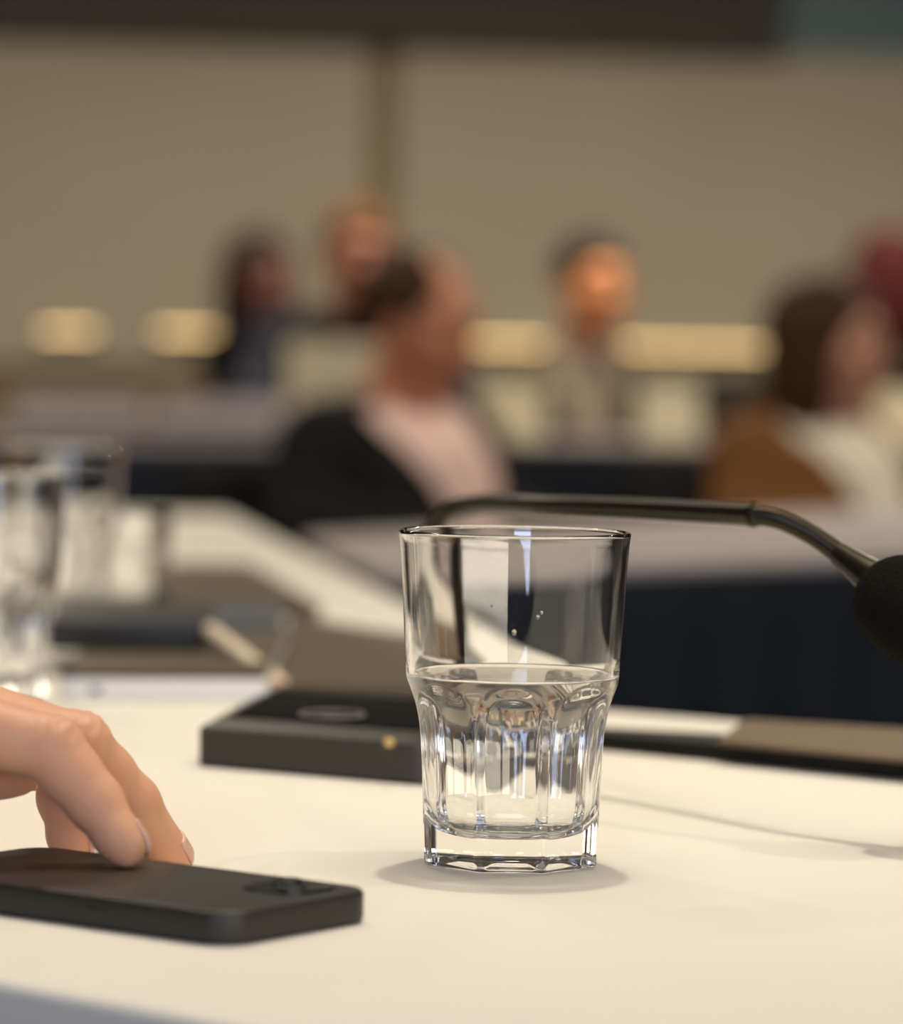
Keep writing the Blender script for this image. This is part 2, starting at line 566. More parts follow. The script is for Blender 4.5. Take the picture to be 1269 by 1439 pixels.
def cloth(P, name_label, drop, zt=TZ):
    """cloth laid over a table: a shell with rounded top edge and hanging sides"""
    P = np.asarray(P, float)[:, :2]
    base = round_poly(P, 0.02, 6)
    pts = []
    for i in range(len(base)):
        b0, b1 = base[i], base[(i + 1) % len(base)]
        n = max(1, int(np.linalg.norm(b1 - b0) / 0.02))
        for k in range(n): pts.append(b0 + (b1 - b0) * k / n)
    base = np.array(pts)
    nrm = np.roll(base, -1, 0) - np.roll(base, 1, 0)
    nrm = np.c_[nrm[:, 1], -nrm[:, 0]]; nrm /= np.linalg.norm(nrm, axis=1)[:, None] + 1e-9
    s = np.arange(len(base)) * 0.02
    loops = []
    c = base.mean(0)
    for f in (0.02, 0.5, 0.97):
        loops.append(np.c_[c + (base - c) * f, np.full(len(base), zt)])
    re = 0.004
    for k in range(5):
        a = PI / 2 * k / 4
        loops.append(np.c_[base - nrm * re * (1 - math.sin(a)), np.full(len(base), zt - re * (1 - math.cos(a)))])
    for f in (0.1, 0.4, 0.7, 1.0):
        w = 0.0025 * f * np.sin(s * 2 * PI / 0.23) + 0.0025 * f
        loops.append(np.c_[base + nrm * w[:, None], np.full(len(base), zt - re - f * drop)])
    w0 = loops[-1].copy(); w0[:, :2] -= nrm * 0.002
    loops.append(w0)
    loops.append(np.c_[base - nrm * 0.002, np.full(len(base), zt - 0.006)])
    loops.append(np.c_[c + (base - c) * 0.02, np.full(len(base), zt - 0.0025)])
    V, Fc = loft(loops[::-1], True, True)
    o = link_mesh('tablecloth', V, Fc, M['cloth'])
    return tag(o, name_label, 'tablecloth', 'white tablecloths')


# near table: its long edges from the photographed edge lines
n0, n1 = at_z(0, 1379, TZ)[:2], at_z(330, 1439, TZ)[:2]
f0, f1 = at_z(890, 1001, TZ)[:2], at_z(1269, 1031, TZ)[:2]
un = (n1 - n0) / np.linalg.norm(n1 - n0); uf = (f1 - f0) / np.linalg.norm(f1 - f0)
NEAR = [n0 - un * 0.75, n1 + un * 0.75]
FAR = [f1 + uf * 0.75, f0 - uf * 0.62]
MT = np.array([NEAR[0], NEAR[1], FAR[0], FAR[1]])
c_ = MT.mean(0)
table(c_ + (MT - c_) * 0.985, 'long table under the white cloth the water glass stands on', M['wood_leg'], skirt=False, zt=TZ - 0.006)
cloth(MT, 'smooth cream white tablecloth under the water glass and the phone', 0.45)

# side table running away on the left
uu = uf
nf = np.array([-uu[1], uu[0]])
g0 = f0 + nf * 0.016
b1, b2 = at_z(575, 853, TZ)[:2], at_z(340, 740, TZ)[:2]
dB = (b2 - b1) / np.linalg.norm(b2 - b1)
A_ = np.array([[uu[0], -dB[0]], [uu[1], -dB[1]]])
k_ = np.linalg.solve(A_, b1 - g0)
cB = g0 + uu * k_[0]                                   # where its right edge reaches the near table
far_r = at_z(322, 722, TZ)[:2]
far_l = far_r + np.array([-1.0, 0.02])
SB = np.array([cB, far_r, far_l, g0 - uu * 0.62])
c_ = SB.mean(0)
table(c_ + (SB - c_) * 0.985, 'second white-clothed table stretching away behind the hand', M['wood_leg'], skirt=False, zt=TZ - 0.006)
cloth(SB, 'cream white tablecloth on the table with folders and spare glasses', 0.35)

t2 = [at_z(545, 806, TZ), at_z(1380, 777, TZ), at_z(1330, 710, TZ), at_z(425, 752, TZ)]
table(t2, 'pale topped table with a navy cloth front, right behind the water glass', M['top'], group='tables with navy skirts')
t3 = [at_z(-120, 640, TZ), at_z(436, 646, TZ), at_z(436, 634, TZ), at_z(-120, 626, TZ)]
table(t3, 'far pale topped table with navy front, behind the spare glasses', M['fartop'], group='tables with navy skirts', zt=ZF)
t4 = [at_z(690, 640, TZ), at_z(1400, 652, TZ), at_z(1400, 642, TZ), at_z(690, 630, TZ)]
table(t4, 'far pale topped table with navy front, under the two cream name cards', M['fartop'], group='tables with navy skirts', zt=ZF)


# ------------------------------------------------------------------ tumblers
def smin(a, b, k):
    h = np.clip(0.5 + 0.5 * (b - a) / k, 0, 1)
    return b + (a - b) * h - k * h * (1 - h)


def ip(z, pts):
    xs_, ys_ = zip(*pts)
    # monotone smooth interpolation
    xs_, ys_ = np.array(xs_), np.array(ys_)
    d = np.diff(ys_) / np.diff(xs_)
    m = np.r_[d[0], np.where(d[:-1] * d[1:] > 0, 2 * d[:-1] * d[1:] / (d[:-1] + d[1:] + 1e-12), 0), d[-1]]
    k = np.clip(np.searchsorted(xs_, z, 'right') - 1, 0, len(xs_) - 2)
    h = xs_[k + 1] - xs_[k]; t = (z - xs_[k]) / h
    return ((2 * t ** 3 - 3 * t ** 2 + 1) * ys_[k] + (t ** 3 - 2 * t ** 2 + t) * h * m[k] +
            (-2 * t ** 3 + 3 * t ** 2) * ys_[k + 1] + (t ** 3 - t ** 2) * h * m[k + 1])


GH = 0.1215
R_OUT = [(0.0, .0338), (.02, .0347), (.045, .0358), (.055, .0366), (.0625, .0381), (.0685, .0389), (.076, .0394), (.10, .0407), (.1165, .0419), (.1215, .0425)]
R_FAC = [(0.0, .0312), (.02, .0320), (.040, .0328), (.050, .0336), (.058, .0352), (.064, .0376), (.068, .0402), (.08, .05), (.13, .06)]
R_IN = [(.0, .0255), (.0105, .0256), (.02, .0276), (.035, .0291), (.050, .0304), (.057, .0322), (.0635, .0350), (.069, .0363), (.076, .0370), (.10, .0384), (.1165, .0395), (.1195, .0399), (.1215, .0400)]
NT = 256
TH = np.linspace(0, 2 * PI, NT, endpoint=False)


def inner_r(z):
    zf, rc = 0.0115, 0.013
    r = ip(z, R_IN)
    if z < zf + rc:
        u = (zf + rc - z) / rc
        r = ip(zf + rc, R_IN) - rc * (1 - math.sqrt(max(0, 1 - u * u)))
    return r


def make_glass(phase=-PI / 2):
    loops = []
    fold = ((TH - phase + PI / 8) % (PI / 4)) - PI / 8

    def orad(z):
        R = ip(z, R_OUT)
        fac = ip(z, R_FAC)
        a = fac / np.cos(fold) + 0.0006 * ((fold / (PI / 8)) ** 2 - 1) * 0.8
        return smin(np.full(NT, R), a, 0.0007)

    def ring(r, z):
        return np.c_[r * np.cos(TH), r * np.sin(TH), np.broadcast_to(z, (NT,))]

    r0 = orad(0.0)
    for f, z in ((0.02, 0.0032), (0.3, 0.0030), (0.55, 0.0024), (0.75, 0.0012), (0.86, 0.0003), (0.92, 0.0)):
        loops.append(ring(r0 * f, z))
    for k in range(1, 6):
        a = PI / 2 * k / 5
        loops.append(ring(orad(0.002 * (1 - math.cos(a))) - 0.002 * (1 - math.sin(a)), 0.002 * (1 - math.cos(a))))
    for z in np.linspace(0.0035, 0.040, 22): loops.append(ring(orad(z), z))
    for z in np.linspace(0.041, 0.076, 50): loops.append(ring(orad(z), z))
    for z in np.linspace(0.079, GH - 0.0012, 14): loops.append(ring(orad(z), z))
    ro, ri = orad(GH)[0], inner_r(GH)
    cl, hw = 0.5 * (ro + ri), 0.5 * (ro - ri)
    for k in range(1, 12):
        a = PI * k / 12
        loops.append(ring(np.full(NT, cl + hw * math.cos(a)), GH - 0.0012 + 0.0013 * math.sin(a)))
    for z in np.linspace(GH - 0.0012, 0.077, 14): loops.append(ring(np.full(NT, inner_r(z)), z))
    for z in np.linspace(0.076, 0.026, 44): loops.append(ring(np.full(NT, inner_r(z)), z))
    for k in range(0, 12):
        a = PI / 2 * k / 11.0
        z = 0.0115 + 0.013 * (1 - math.sin(a))
        loops.append(ring(np.full(NT, inner_r(max(z, 0.01151))), z))
    rl = loops[-1][0, 0]
    rl = math.hypot(*loops[-1][0, :2])
    for f in (0.8, 0.5, 0.2, 0.02): loops.append(ring(np.full(NT, rl * f), 0.0115 - 0.0006 * (1 - f)))
    V, Fc = loft(loops)
    return V, [q for q in Fc]


def make_water(level, e=0.00018):
    loops = []

    def ring(r, z):
        return np.c_[r * np.cos(TH), r * np.sin(TH), np.full(NT, z)]
    rl = inner_r(0.01152)
    for f in (0.02, 0.4, 0.8): loops.append(ring(rl * f, 0.0115 - 0.0006 * (1 - f) - e))
    for k in range(12):
        a = PI / 2 * (1 - k / 11.0)
        z = 0.0115 + 0.013 * (1 - math.sin(a))
        loops.append(ring(inner_r(max(z, 0.01151)) + e, z - e * math.sin(a)))
    for z in np.linspace(0.026, level + 0.0011, 40): loops.append(ring(inner_r(z) + e, z))
    rw = inner_r(level)
    for dr, dz in ((0.0003, 0.0008), (0.0007, 0.0005), (0.0012, 0.00025), (0.002, 0.0001), (0.0035, 0.0)):
        loops.append(ring(rw - dr, level + dz))
    for f in (0.7, 0.4, 0.02): loops.append(ring(rw * f, level))
    return loft(loops)


gc = at_z(716, 1213, TZ)
gV, gF = make_glass()
glass = link_mesh('drinking_glass', gV, gF, M['glass'])
glass.location = (gc[0], gc[1], TZ + 0.0003)
tag(glass, 'clear faceted drinking glass half full of water, standing alone in the middle of the cloth', 'glass', 'faceted tumblers on the tables')
wV, wF = make_water(0.0685)
water = link_mesh('water', wV, wF, M['water'])
water.location = glass.location
tag(water, 'still clear water half filling the middle glass', 'water', 'water in the tumblers')

for px, py, rr_ in ((720, 879, 0.00085), (752, 858, 0.0006), (757, 852, 0.0005), (690, 842, 0.0004)):
    d0 = at_d(px, py, gc[1])
    zl = d0[2] - TZ
    a_ = math.asin(np.clip((d0[0] - gc[0]) / inner_r(zl), -1, 1)) - PI / 2
    V, Fc = ellipsoid((0, 0, 0), (rr_, rr_, rr_ * 1.5), 16, 10)
    r_ = inner_r(zl) - 0.15 * rr_
    V = np.asarray(V) + np.array([r_ * math.cos(a_), r_ * math.sin(a_), zl])
    link_mesh('droplet', V, Fc, M['water'], None).parent = glass
EXTRA = [(-22, 990, 'blurred clear tumbler of water cut off by the left edge, above the hand', 0.0585),
         (86, 868, 'blurred clear tumbler just behind the one at the left edge, beside the short glass', 0.0)]
for px, py, lab, lev in EXTRA:
    p = at_z(px, py, TZ)
    g = glass.copy(); COL.objects.link(g); g.location = (p[0], p[1], TZ + 0.0003); g.rotation_euler.z = 0.2
    g['label'] = lab
    if lev:
        V, Fc = make_water(lev)
        w = link_mesh('water', V, Fc, M['water']); w.location = g.location
        tag(w, 'clear water in the blurred tumbler at the left edge', 'water', 'water in the tumblers')

# the short glass
p = at_z(183, 862, TZ)
prof = [(0.0006, 0.0), (0.018, 0.0), (0.0245, 0.0008), (0.026, 0.003), (0.0275, 0.02), (0.0285, 0.045), (0.029, 0.0715), (0.0285, 0.0735),
        (0.0275, 0.0737), (0.0268, 0.0725), (0.0262, 0.045), (0.0252, 0.02), (0.023, 0.011), (0.017, 0.0085), (0.0006, 0.008)]
th = np.linspace(0, 2 * PI, 96, endpoint=False)
V, Fc = loft([np.c_[r * np.cos(th), r * np.sin(th), np.full(96, z)] for r, z in prof])
sg = link_mesh('short_glass', V, Fc, M['glass'])
sg.location = (p[0], p[1], TZ + 0.0003)
tag(sg, 'blurred short plain glass right of the tumblers on the side table', 'glass')


# ------------------------------------------------------------------ phone
ux = np.array([math.cos(math.radians(-37.0)), math.sin(math.radians(-37.0))])   # long axis, away from the hand
uy = np.array([-ux[1], ux[0]])
q = at_z(305, 1330, TZ)[:2]                       # rounded near corner touches here
PW, PL, PH, RC = 0.0755, 0.152, 0.0108, 0.0125
corner = q - (uy - ux) * 0 + ux * 0.0058 - uy * 0.0016
Pp = np.array([corner - ux * PL, corner, corner + uy * PW, corner + uy * PW - ux * PL])
ph = thing('phone', (*Pp.mean(0), TZ), 'black phone in a matte case lying under the fingertips', 'phone')
V, Fc = slab(Pp, TZ + 0.0003, TZ + PH, RC, 0.0016, 12, 5)
link_mesh('phone_case', V, Fc, M['case'], ph, sharp=50)


def loc2(o, a, b):
    return o + ux * a + uy * b


bc = loc2(corner, -0.0215, PW - 0.0200)
Bp = np.array([loc2(bc, s * 0.0125, t * 0.0125) for s, t in ((-1, -1), (1, -1), (1, 1), (-1, 1))])
V, Fc = slab(Bp, TZ + PH - 0.001, TZ + PH + 0.0010, 0.006, 0.0005, 8, 3)
bump_o = link_mesh('camera_bump', V, Fc, M['lensglass'], ph, sharp=50)
th = np.linspace(0, 2 * PI, 32, endpoint=False)
for a, b in ((-0.0052, 0.0052), (0.0052, -0.0052)):
    c = loc2(bc, a, b)
    z = TZ + PH + 0.0009

    def rg(r, zz):
        return np.c_[c[0] + r * np.cos(th), c[1] + r * np.sin(th), np.full(32, zz)]
    V, Fc = loft([rg(0.0050, z), rg(0.0050, z + 0.0008), rg(0.0047, z + 0.0010), rg(0.0041, z + 0.0010), rg(0.0039, z + 0.0006), rg(0.0002, z + 0.0006)])
    link_mesh('camera_lens', V, Fc, M['lensring'], bump_o, sharp=40)
    bump_o.children[-1].location = (0, 0, 0)
for o in list(bump_o.children):
    o.location = tuple(-np.array(ph.location) + np.array(bump_o.location))
# side button
bs = loc2(corner, -0.055, -0.0004)
V, Fc = slab(np.array([loc2(bs, s * 0.006, t) for s, t in ((-1, 0), (1, 0), (1, 0.002), (-1, 0.002))]), TZ + 0.0042, TZ + 0.0072, 0.0006, 0.0004)
link_mesh('side_button', V, Fc, M['case'], ph, sharp=40)


# ------------------------------------------------------------------ microphone
m0 = at_z(279, 1077, TZ)[:2]; m1 = at_z(590, 1104, TZ)[:2]
ue = (m1 - m0) / np.linalg.norm(m1 - m0)
ul = at_z(372, 965, TZ + 0.020)[:2] - m0
ul /= np.linalg.norm(ul)
vb = np.array([-ue[1], ue[0]])
LB, DB = np.linalg.norm(m1 - m0) + 0.004, 0.150
Pb = np.array([m0, m0 + ue * LB, m0 + ue * LB + vb * DB, m0 + ul * DB / max(0.3, ul @ vb)])
mic = thing('conference_microphone', (*Pb.mean(0), TZ), 'black gooseneck conference microphone standing behind the glass', 'microphone')
if sum(Pb[i][0] * Pb[(i + 1) % 4][1] - Pb[(i + 1) % 4][0] * Pb[i][1] for i in range(4)) < 0: Pb = Pb[::-1]
cr = np.array([0.003, 0.010, 0.010, 0.006])


def bl(d, z):
    a = round_poly(poly_offset(Pb, d), np.maximum(cr - 0.4 * d, 0.002), 8)
    return np.c_[a, np.full(len(a), TZ + z)]


V, Fc = loft([bl(d, z) for d, z in ((0.001, 0.0003), (0.0, 0.0012), (0.0, 0.0168), (0.0006, 0.0178), (0.0105, 0.0218), (0.0115, 0.0220))])
link_mesh('base_body', V, Fc, M['micbody'], mic, sharp=25)
V, Fc = loft([bl(d, z) for d, z in ((0.0122, 0.0216), (0.0122, 0.0223), (0.0126, 0.0226))])
link_mesh('top_plate', V, Fc, M['mictop'], mic, sharp=40)
bc = at_z(467, 1006, TZ + 0.0235)
bz = TZ + 0.0225
th = np.linspace(0, 2 * PI, 64, endpoint=False)


def ringm(c, prof, n=64):
    t = np.linspace(0, 2 * PI, n, endpoint=False)
    return loft([np.c_[c[0] + r * np.cos(t), c[1] + r * np.sin(t), np.full(n, z)] for r, z in prof])


V, Fc = ringm(bc, [(0.0145, bz), (0.0145, bz + 0.0014), (0.0138, bz + 0.0019), (0.0131, bz + 0.0016), (0.0128, bz + 0.0008), (0.0001, bz + 0.0006)])
link_mesh('talk_button', V, Fc, M['mictop'], mic, sharp=50)
tt = np.linspace(0, 2 * PI, 80)
V, Fc = tube(np.c_[bc[0] + 0.0143 * np.cos(tt), bc[1] + 0.0143 * np.sin(tt), np.full(80, bz + 0.0016)], 0.0007, 8, False)
link_mesh('button_ring', V, Fc, M['ring'], mic)
ic = at_z(547, 1040, TZ + 0.0205)
V, Fc = ellipsoid((ic[0], ic[1], TZ + 0.0195), (0.0026, 0.0026, 0.0022))
link_mesh('indicator_glint', V, Fc, M['amber'], mic)  # golden reflection at the indicator, put in as an amber coloured bead

g_root = at_z(626, 985, TZ + 0.0215)
GP = [g_root, at_d(617, 890, g_root[1] - 0.003), at_d(607, 800, g_root[1] - 0.01), at_d(609, 748, g_root[1] - 0.02),
      at_d(628, 718, g_root[1] - 0.035), at_d(668, 709, g_root[1] - 0.055), at_d(760, 711, 1.56), at_d(900, 715.5, 1.495), at_d(1060, 724, 1.425)]
path = spline(GP, 90)
V, Fc = ringm(g_root, [(0.011, bz - 0.001), (0.011, bz + 0.003), (0.0085, bz + 0.008), (0.006, bz + 0.010), (0.0045, bz + 0.010)], 40)
link_mesh('neck_socket', V, Fc, M['micbody'], mic, sharp=40)
V, Fc = tube(path, np.linspace(0.0050, 0.0047, len(path)), 28)
link_mesh('neck_tube', V, Fc, M['tube'], mic, sharp=60)
# collar at the end of the rigid tube
d_end = (path[-1] - path[-2]) / np.linalg.norm(path[-1] - path[-2])
e = path[-1]
V, Fc = tube([e - d_end * 0.002, e - d_end * 0.0005, e + d_end * 0.0012], [0.0050, 0.0052, 0.0045], 28)
link_mesh('neck_collar', V, Fc, M['tube'], mic, sharp=40)
FP = spline([e, at_d(1095, 730, 1.412), at_d(1140, 751, 1.398), at_d(1184, 781, 1.384)], 400)
rr = 0.0038 + 0.00016 * np.sin(np.arange(400) * 2 * PI / 5.0)
V, Fc = tube(FP, rr, 24)
link_mesh('flexible_neck', V, Fc, M['tube'], mic)
c0 = FP[-1]; c1 = at_d(1228, 813, 1.370)
cx = (c1 - c0) / np.linalg.norm(c1 - c0)
Lc = np.linalg.norm(c1 - c0)
V, Fc = tube([c0 - cx * 0.002, c0 - cx * 0.0017, c0, c0 + cx * Lc * 0.5, c0 + cx * Lc, c0 + cx * (Lc + 0.012)],
             [0.0038, 0.0047, 0.0049, 0.0060, 0.0074, 0.0080], 32)
link_mesh('capsule_housing', V, Fc, M['tube'], mic, sharp=50)
# foam windscreen: rounded barrel with a porous skin
s0 = at_d(1229, 816, 1.368)
ax = at_d(1310, 886, 1.345) - s0
ax /= np.linalg.norm(ax)
prof = [(0.0, 0.0070), (0.0006, 0.0092), (0.0025, 0.0128), (0.006, 0.0160), (0.011, 0.0178), (0.018, 0.0186), (0.026, 0.0185), (0.034, 0.0176),
        (0.041, 0.0158), (0.046, 0.0130), (0.0495, 0.0090), (0.051, 0.004), (0.0513, 0.0004)]
ss = np.linspace(0, 1, 110); pk = np.array(prof)
cum = np.r_[0, np.cumsum(np.hypot(*np.diff(pk, axis=0).T))]; cum /= cum[-1]
sx = np.interp(ss, cum, pk[:, 0]); sr = np.interp(ss, cum, pk[:, 1])
V, Fc = tube(s0 + ax * (sx[:, None] + 1e-5 * np.arange(110)[:, None]), sr, 180)
V = np.asarray(V)
for i in range(len(V)):
    n = noise.noise(Vector(V[i] * 1100)) + 0.6 * noise.noise(Vector(V[i] * 2300))
    cpt = s0 + ax * np.dot(V[i] - s0, ax)
    dd = V[i] - cpt; L = np.linalg.norm(dd) + 1e-9
    V[i] += dd / L * 0.00030 * n
link_mesh('foam_windscreen', V, Fc, M['foam'], mic)


# ------------------------------------------------------------------ the hand on the phone
def hp(x, y, D):
    return at_d(x, y, D)


HANDPTS = dict(
    wrist=hp(-330, 985, 1.225), elbow=hp(-1150, 930, 1.13),
    index=[hp(-105, 1008, 1.198), hp(72, 1053, 1.198), hp(133, 1127, 1.195), hp(177, 1189, 1.190)],
    middle=[hp(-85, 994, 1.222), hp(111, 1046, 1.226), hp(186, 1128, 1.238), hp(240, 1203, 1.250)],
    ring=[hp(-80, 985, 1.243), hp(92, 1050, 1.250), hp(88, 1122, 1.258), hp(102, 1192, 1.262)],
    little=[hp(-95, 1000, 1.262), hp(45, 1040, 1.272), hp(70, 1075, 1.275), hp(35, 1082, 1.272)],
    thumb=[hp(-250, 1040, 1.21), hp(-130, 1085, 1.222), hp(-42, 1092, 1.232), hp(24, 1087, 1.238)])
RAD = dict(index=(0.0135, 0.0108, 0.0092, 0.0073), middle=(0.0138, 0.0106, 0.0092, 0.0072), ring=(0.013, 0.0100, 0.0086, 0.0070),
           little=(0.012, 0.0088, 0.0078, 0.0066), thumb=(0.016, 0.0115, 0.0098, 0.0080))
allp = [HANDPTS['wrist']] + [p for k in ('index', 'middle', 'ring', 'little', 'thumb') for p in HANDPTS[k]]
lo = np.min(allp, 0) - 0.035; hi = np.max(allp, 0) + 0.022
lo[0] = hp(-480, 985, 1.225)[0]
sd = SDF(lo, hi, 0.0009)
wr, el = HANDPTS['wrist'], HANDPTS['elbow']
sd.cone(wr, wr + (el - wr) * 0.6, 0.0245, 0.034, 0.012)
for k in ('index', 'middle', 'ring', 'little'):
    J = HANDPTS[k]; r = RAD[k]
    sd.cone(wr + (J[0] - wr) * 0.1, J[0], 0.019, r[0], 0.010)
T = HANDPTS['thumb']
sd.cone(wr, T[0], 0.022, 0.018, 0.010)
sd.cone(T[0], T[1], 0.017, 0.0122, 0.008)


def knuckle(J, i, dors):
    """skin folds over the back of a knuckle"""
    j = J[i]
    ax_ = (J[i + 1] - J[i - 1]); ax_ /= np.linalg.norm(ax_)

    def f(X, t):
        s = (X[0] - j[0]) * ax_[0] + (X[1] - j[1]) * ax_[1] + (X[2] - j[2]) * ax_[2]
        h = (X[0] - j[0]) * dors[0] + (X[1] - j[1]) * dors[1] + (X[2] - j[2]) * dors[2]
        w = np.exp(-(s / 0.0080) ** 2) * np.clip(h / 0.006, 0, 1)
        wob = 0.0006 * np.sin(X[1] * 900 + X[0] * 300)
        return w * (0.00040 * np.cos((s + wob) * 2 * PI / 0.0046) - 0.0005)
    return f


for k in ('index', 'middle', 'ring', 'little', 'thumb'):
    J = HANDPTS[k]; r = RAD[k]
    bend = (J[0] - J[1]) / np.linalg.norm(J[0] - J[1]) + (J[2] - J[1]) / np.linalg.norm(J[2] - J[1])
    dors = -bend / (np.linalg.norm(bend) + 1e-9)
    f = knuckle(J, 1, dors) if k != 'thumb' else None
    kk = 0.0085 if k != 'thumb' else 0.005
    sub = SDF(lo, hi, 0.0009)
    st = 0 if k != 'thumb' else 1
    if k != 'thumb': sub.cone(J[0], J[1], r[0], r[1] * 0.98, 0.004, mod=f)
    else: sub.cone(J[0], J[1], r[0], r[1], 0.006)
    m1_ = J[1] + (J[2] - J[1]) * 0.5
    sub.cone(J[1], m1_, r[1], 0.5 * (r[1] + r[2]) * 0.98, 0.004, mod=f)
    sub.cone(m1_, J[2], 0.5 * (r[1] + r[2]) * 0.98, r[2] * 1.01, 0.004)
    sub.cone(J[2], J[3], r[2], r[3], 0.004)
    # pad of the fingertip on the palm side
    dd = (J[3] - J[2]) / np.linalg.norm(J[3] - J[2])
    sub.ell(J[2] + (J[3] - J[2]) * 0.72 - dors * 0.0012, (r[3] * 1.05, r[3] * 1.05, r[3] * 1.05), 0.003)
    a, d = sd.v, sub.v
    hh = np.clip(0.5 + 0.5 * (a - d) / kk, 0, 1)
    # fingers join at the palm softly but stay apart further out
    jx = J[0] + (J[1] - J[0]) * 0.62
    X = sd.grid()
    far_ = np.clip(((X[0] - jx[0])) / 0.018, 0, 1)
    kv = np.where(far_ > 0, kk * (1 - far_) + 0.0006 * far_, kk)
    hh = np.clip(0.5 + 0.5 * (a - d) / kv, 0, 1)
    sd.v = (a + (d - a) * hh - kv * hh * (1 - hh)).astype(np.float32)
V, Fc = sd.mesh(2)
hand = link_mesh('person', V, Fc, M['skin'])
tag(hand, 'person reaching in from the left edge, bare hand resting on the black phone', 'person')


def nail(J, r, dors, w=0.0062, L=0.0115):
    d = (J[3] - J[2]) / np.linalg.norm(J[3] - J[2])
    dors = dors - d * (dors @ d); dors /= np.linalg.norm(dors)
    sd_ = np.cross(d, dors)
    V, nu, nv = [], 9, 9
    for lay in (0.0007, -0.0006):
        for i in range(nu):
            u = i / (nu - 1)
            for j in range(nv):
                v = j / (nv - 1) * 2 - 1
                s = -0.0050 + u * L
                rad = r[3] * 1.0 + 0.0006 * (1 - u)
                tip = math.sqrt(max(0, 1 - (max(0, u - 0.6) / 0.4) ** 2 * 0.55))
                ang = v * 0.82 * tip
                drop = 0.0026 * max(0, u - 0.55) ** 2 / 0.2
                V.append(J[3] + d * s + (rad + lay - drop) * (math.cos(ang) * dors + math.sin(ang) * sd_))
    Fc = []
    n = nu * nv
    for i in range(nu - 1):
        for j in range(nv - 1):
            a = i * nv + j
            Fc.append([a, a + 1, a + nv + 1, a + nv])
            Fc.append([n + a, n + a + nv, n + a + nv + 1, n + a + 1])
    rim = [j for j in range(nv)] + [i * nv + nv - 1 for i in range(1, nu)] + [(nu - 1) * nv + j for j in range(nv - 2, -1, -1)] + [i * nv for i in range(nu - 2, 0, -1)]
    for a, b in zip(rim, rim[1:] + rim[:1]): Fc.append([a, n + a, n + b, b])
    return V, Fc


for k in ('index', 'middle', 'ring'):
    J = HANDPTS[k]
    bend = (J[0] - J[1]) / np.linalg.norm(J[0] - J[1]) + (J[2] - J[1]) / np.linalg.norm(J[2] - J[1])
    V, Fc = nail(J, RAD[k], -bend / np.linalg.norm(bend) + np.array([0, 0.45, 0]))
    link_mesh('fingernail', V, Fc, M['nail'], hand)
# sleeve further up the arm, outside the frame
s1 = wr + (el - wr) * 0.12
pts = [s1 + (el - s1) * t for t in np.linspace(0, 1, 12)]
rs = [0.043 + 0.012 * t + 0.0015 * math.sin(t * 40) for t in np.linspace(0, 1, 12)]
V, Fc = tube(pts, rs, 32)
link_mesh('sleeve', V, Fc, M['black_wool'], hand)


# ------------------------------------------------------------------ things on the tables
def px_slab(name, corners, z0, t, m, label, cat, r=0.004, re=0.0012, group=None, parent=None, zp=None):
    P = np.array([at_z(x, y, z0 if zp is None else zp)[:2] for x, y in corners])
    V, Fc = slab(P, z0 + 0.0003, z0 + t, r, re)
    if parent is not None:
        return link_mesh(name, V, Fc, m, parent, sharp=40)
    o = link_mesh(name, V, Fc, m, sharp=40)
    return tag(o, label, cat, group)


# closed laptop with silver base on the side table
lap = [(84, 985), (374, 986), (402, 922), (140, 920)]
lc = at_z(180, 955, TZ)
lt = thing('laptop', (lc[0], lc[1], TZ), 'closed laptop with pale silver edge and brown lid, behind the hand', 'laptop')
px_slab('base', lap, TZ, 0.0122, M['silver'], '', '', parent=lt)
px_slab('lid', lap, TZ + 0.0124, 0.004, M['brown_leather'], '', '', parent=lt, zp=TZ)
l0, l1 = at_z(*lap[0], TZ), at_z(*lap[1], TZ)
pc = l0 + (l1 - l0) * 0.17
V, Fc = box(pc[0] - 0.003, pc[0] + 0.003, pc[1] - 0.0004, pc[1] + 0.002, TZ + 0.0045, TZ + 0.0075)
link_mesh('port', V, Fc, M['black_leather'], lt, smooth=False)
px_slab('folder', [(66, 914), (286, 917), (300, 884), (80, 882)], TZ + 0.0157, 0.017, M['black_leather'],
        'thick black leather folder lying on the closed laptop', 'folder')
px_slab('folder', [(390, 978), (660, 986), (590, 908), (405, 878)], TZ, 0.007, M['brown_leather'],
        'olive brown folder lying between the microphone base and the laptop', 'folder')
px_slab('folder', [(215, 868), (452, 868), (352, 806), (240, 804)], TZ, 0.009, M['brown_leather'],
        'dark brown folder farthest back on the side table, beside the short glass', 'folder')
px_slab('notebook', [(300, 902), (399, 902), (392, 874), (300, 874)], TZ, 0.012, M['slate'],
        'slate blue notebook between the leaning pen and the olive folder', 'notebook')

# pen leaning on the black folder
pa, pb_ = at_z(404, 976, TZ + 0.002), None
pa = at_d(403, 968, at_z(404, 978, TZ)[1])
pb_ = at_d(292, 884, pa[1] + 0.10)
d = (pb_ - pa) / np.linalg.norm(pb_ - pa); L = np.linalg.norm(pb_ - pa)
pn = thing('pen', pa, 'fat cream pen slanting against the black folder, behind the microphone base', 'pen')
V, Fc = tube([pa + d * 0.008, pa + d * 0.012, pa + d * L * 0.85, pa + d * L * 0.98, pa + d * L], [0.0038, 0.0046, 0.0048, 0.0045, 0.002], 24)
link_mesh('barrel', V, Fc, M['pen'], pn, sharp=50)
V, Fc = tube([pa, pa + d * 0.003, pa + d * 0.0085], [0.0012, 0.0035, 0.0042], 24)
link_mesh('tip', V, Fc, M['pentip'], pn, sharp=50)
cl = pb_ - d * 0.004
V, Fc = tube([cl + np.array([0, -0.0055, 0.002]), cl - d * 0.035 + np.array([0, -0.0058, 0.002])], 0.0011, 10)
link_mesh('clip', V, Fc, M['pentip'], pn)

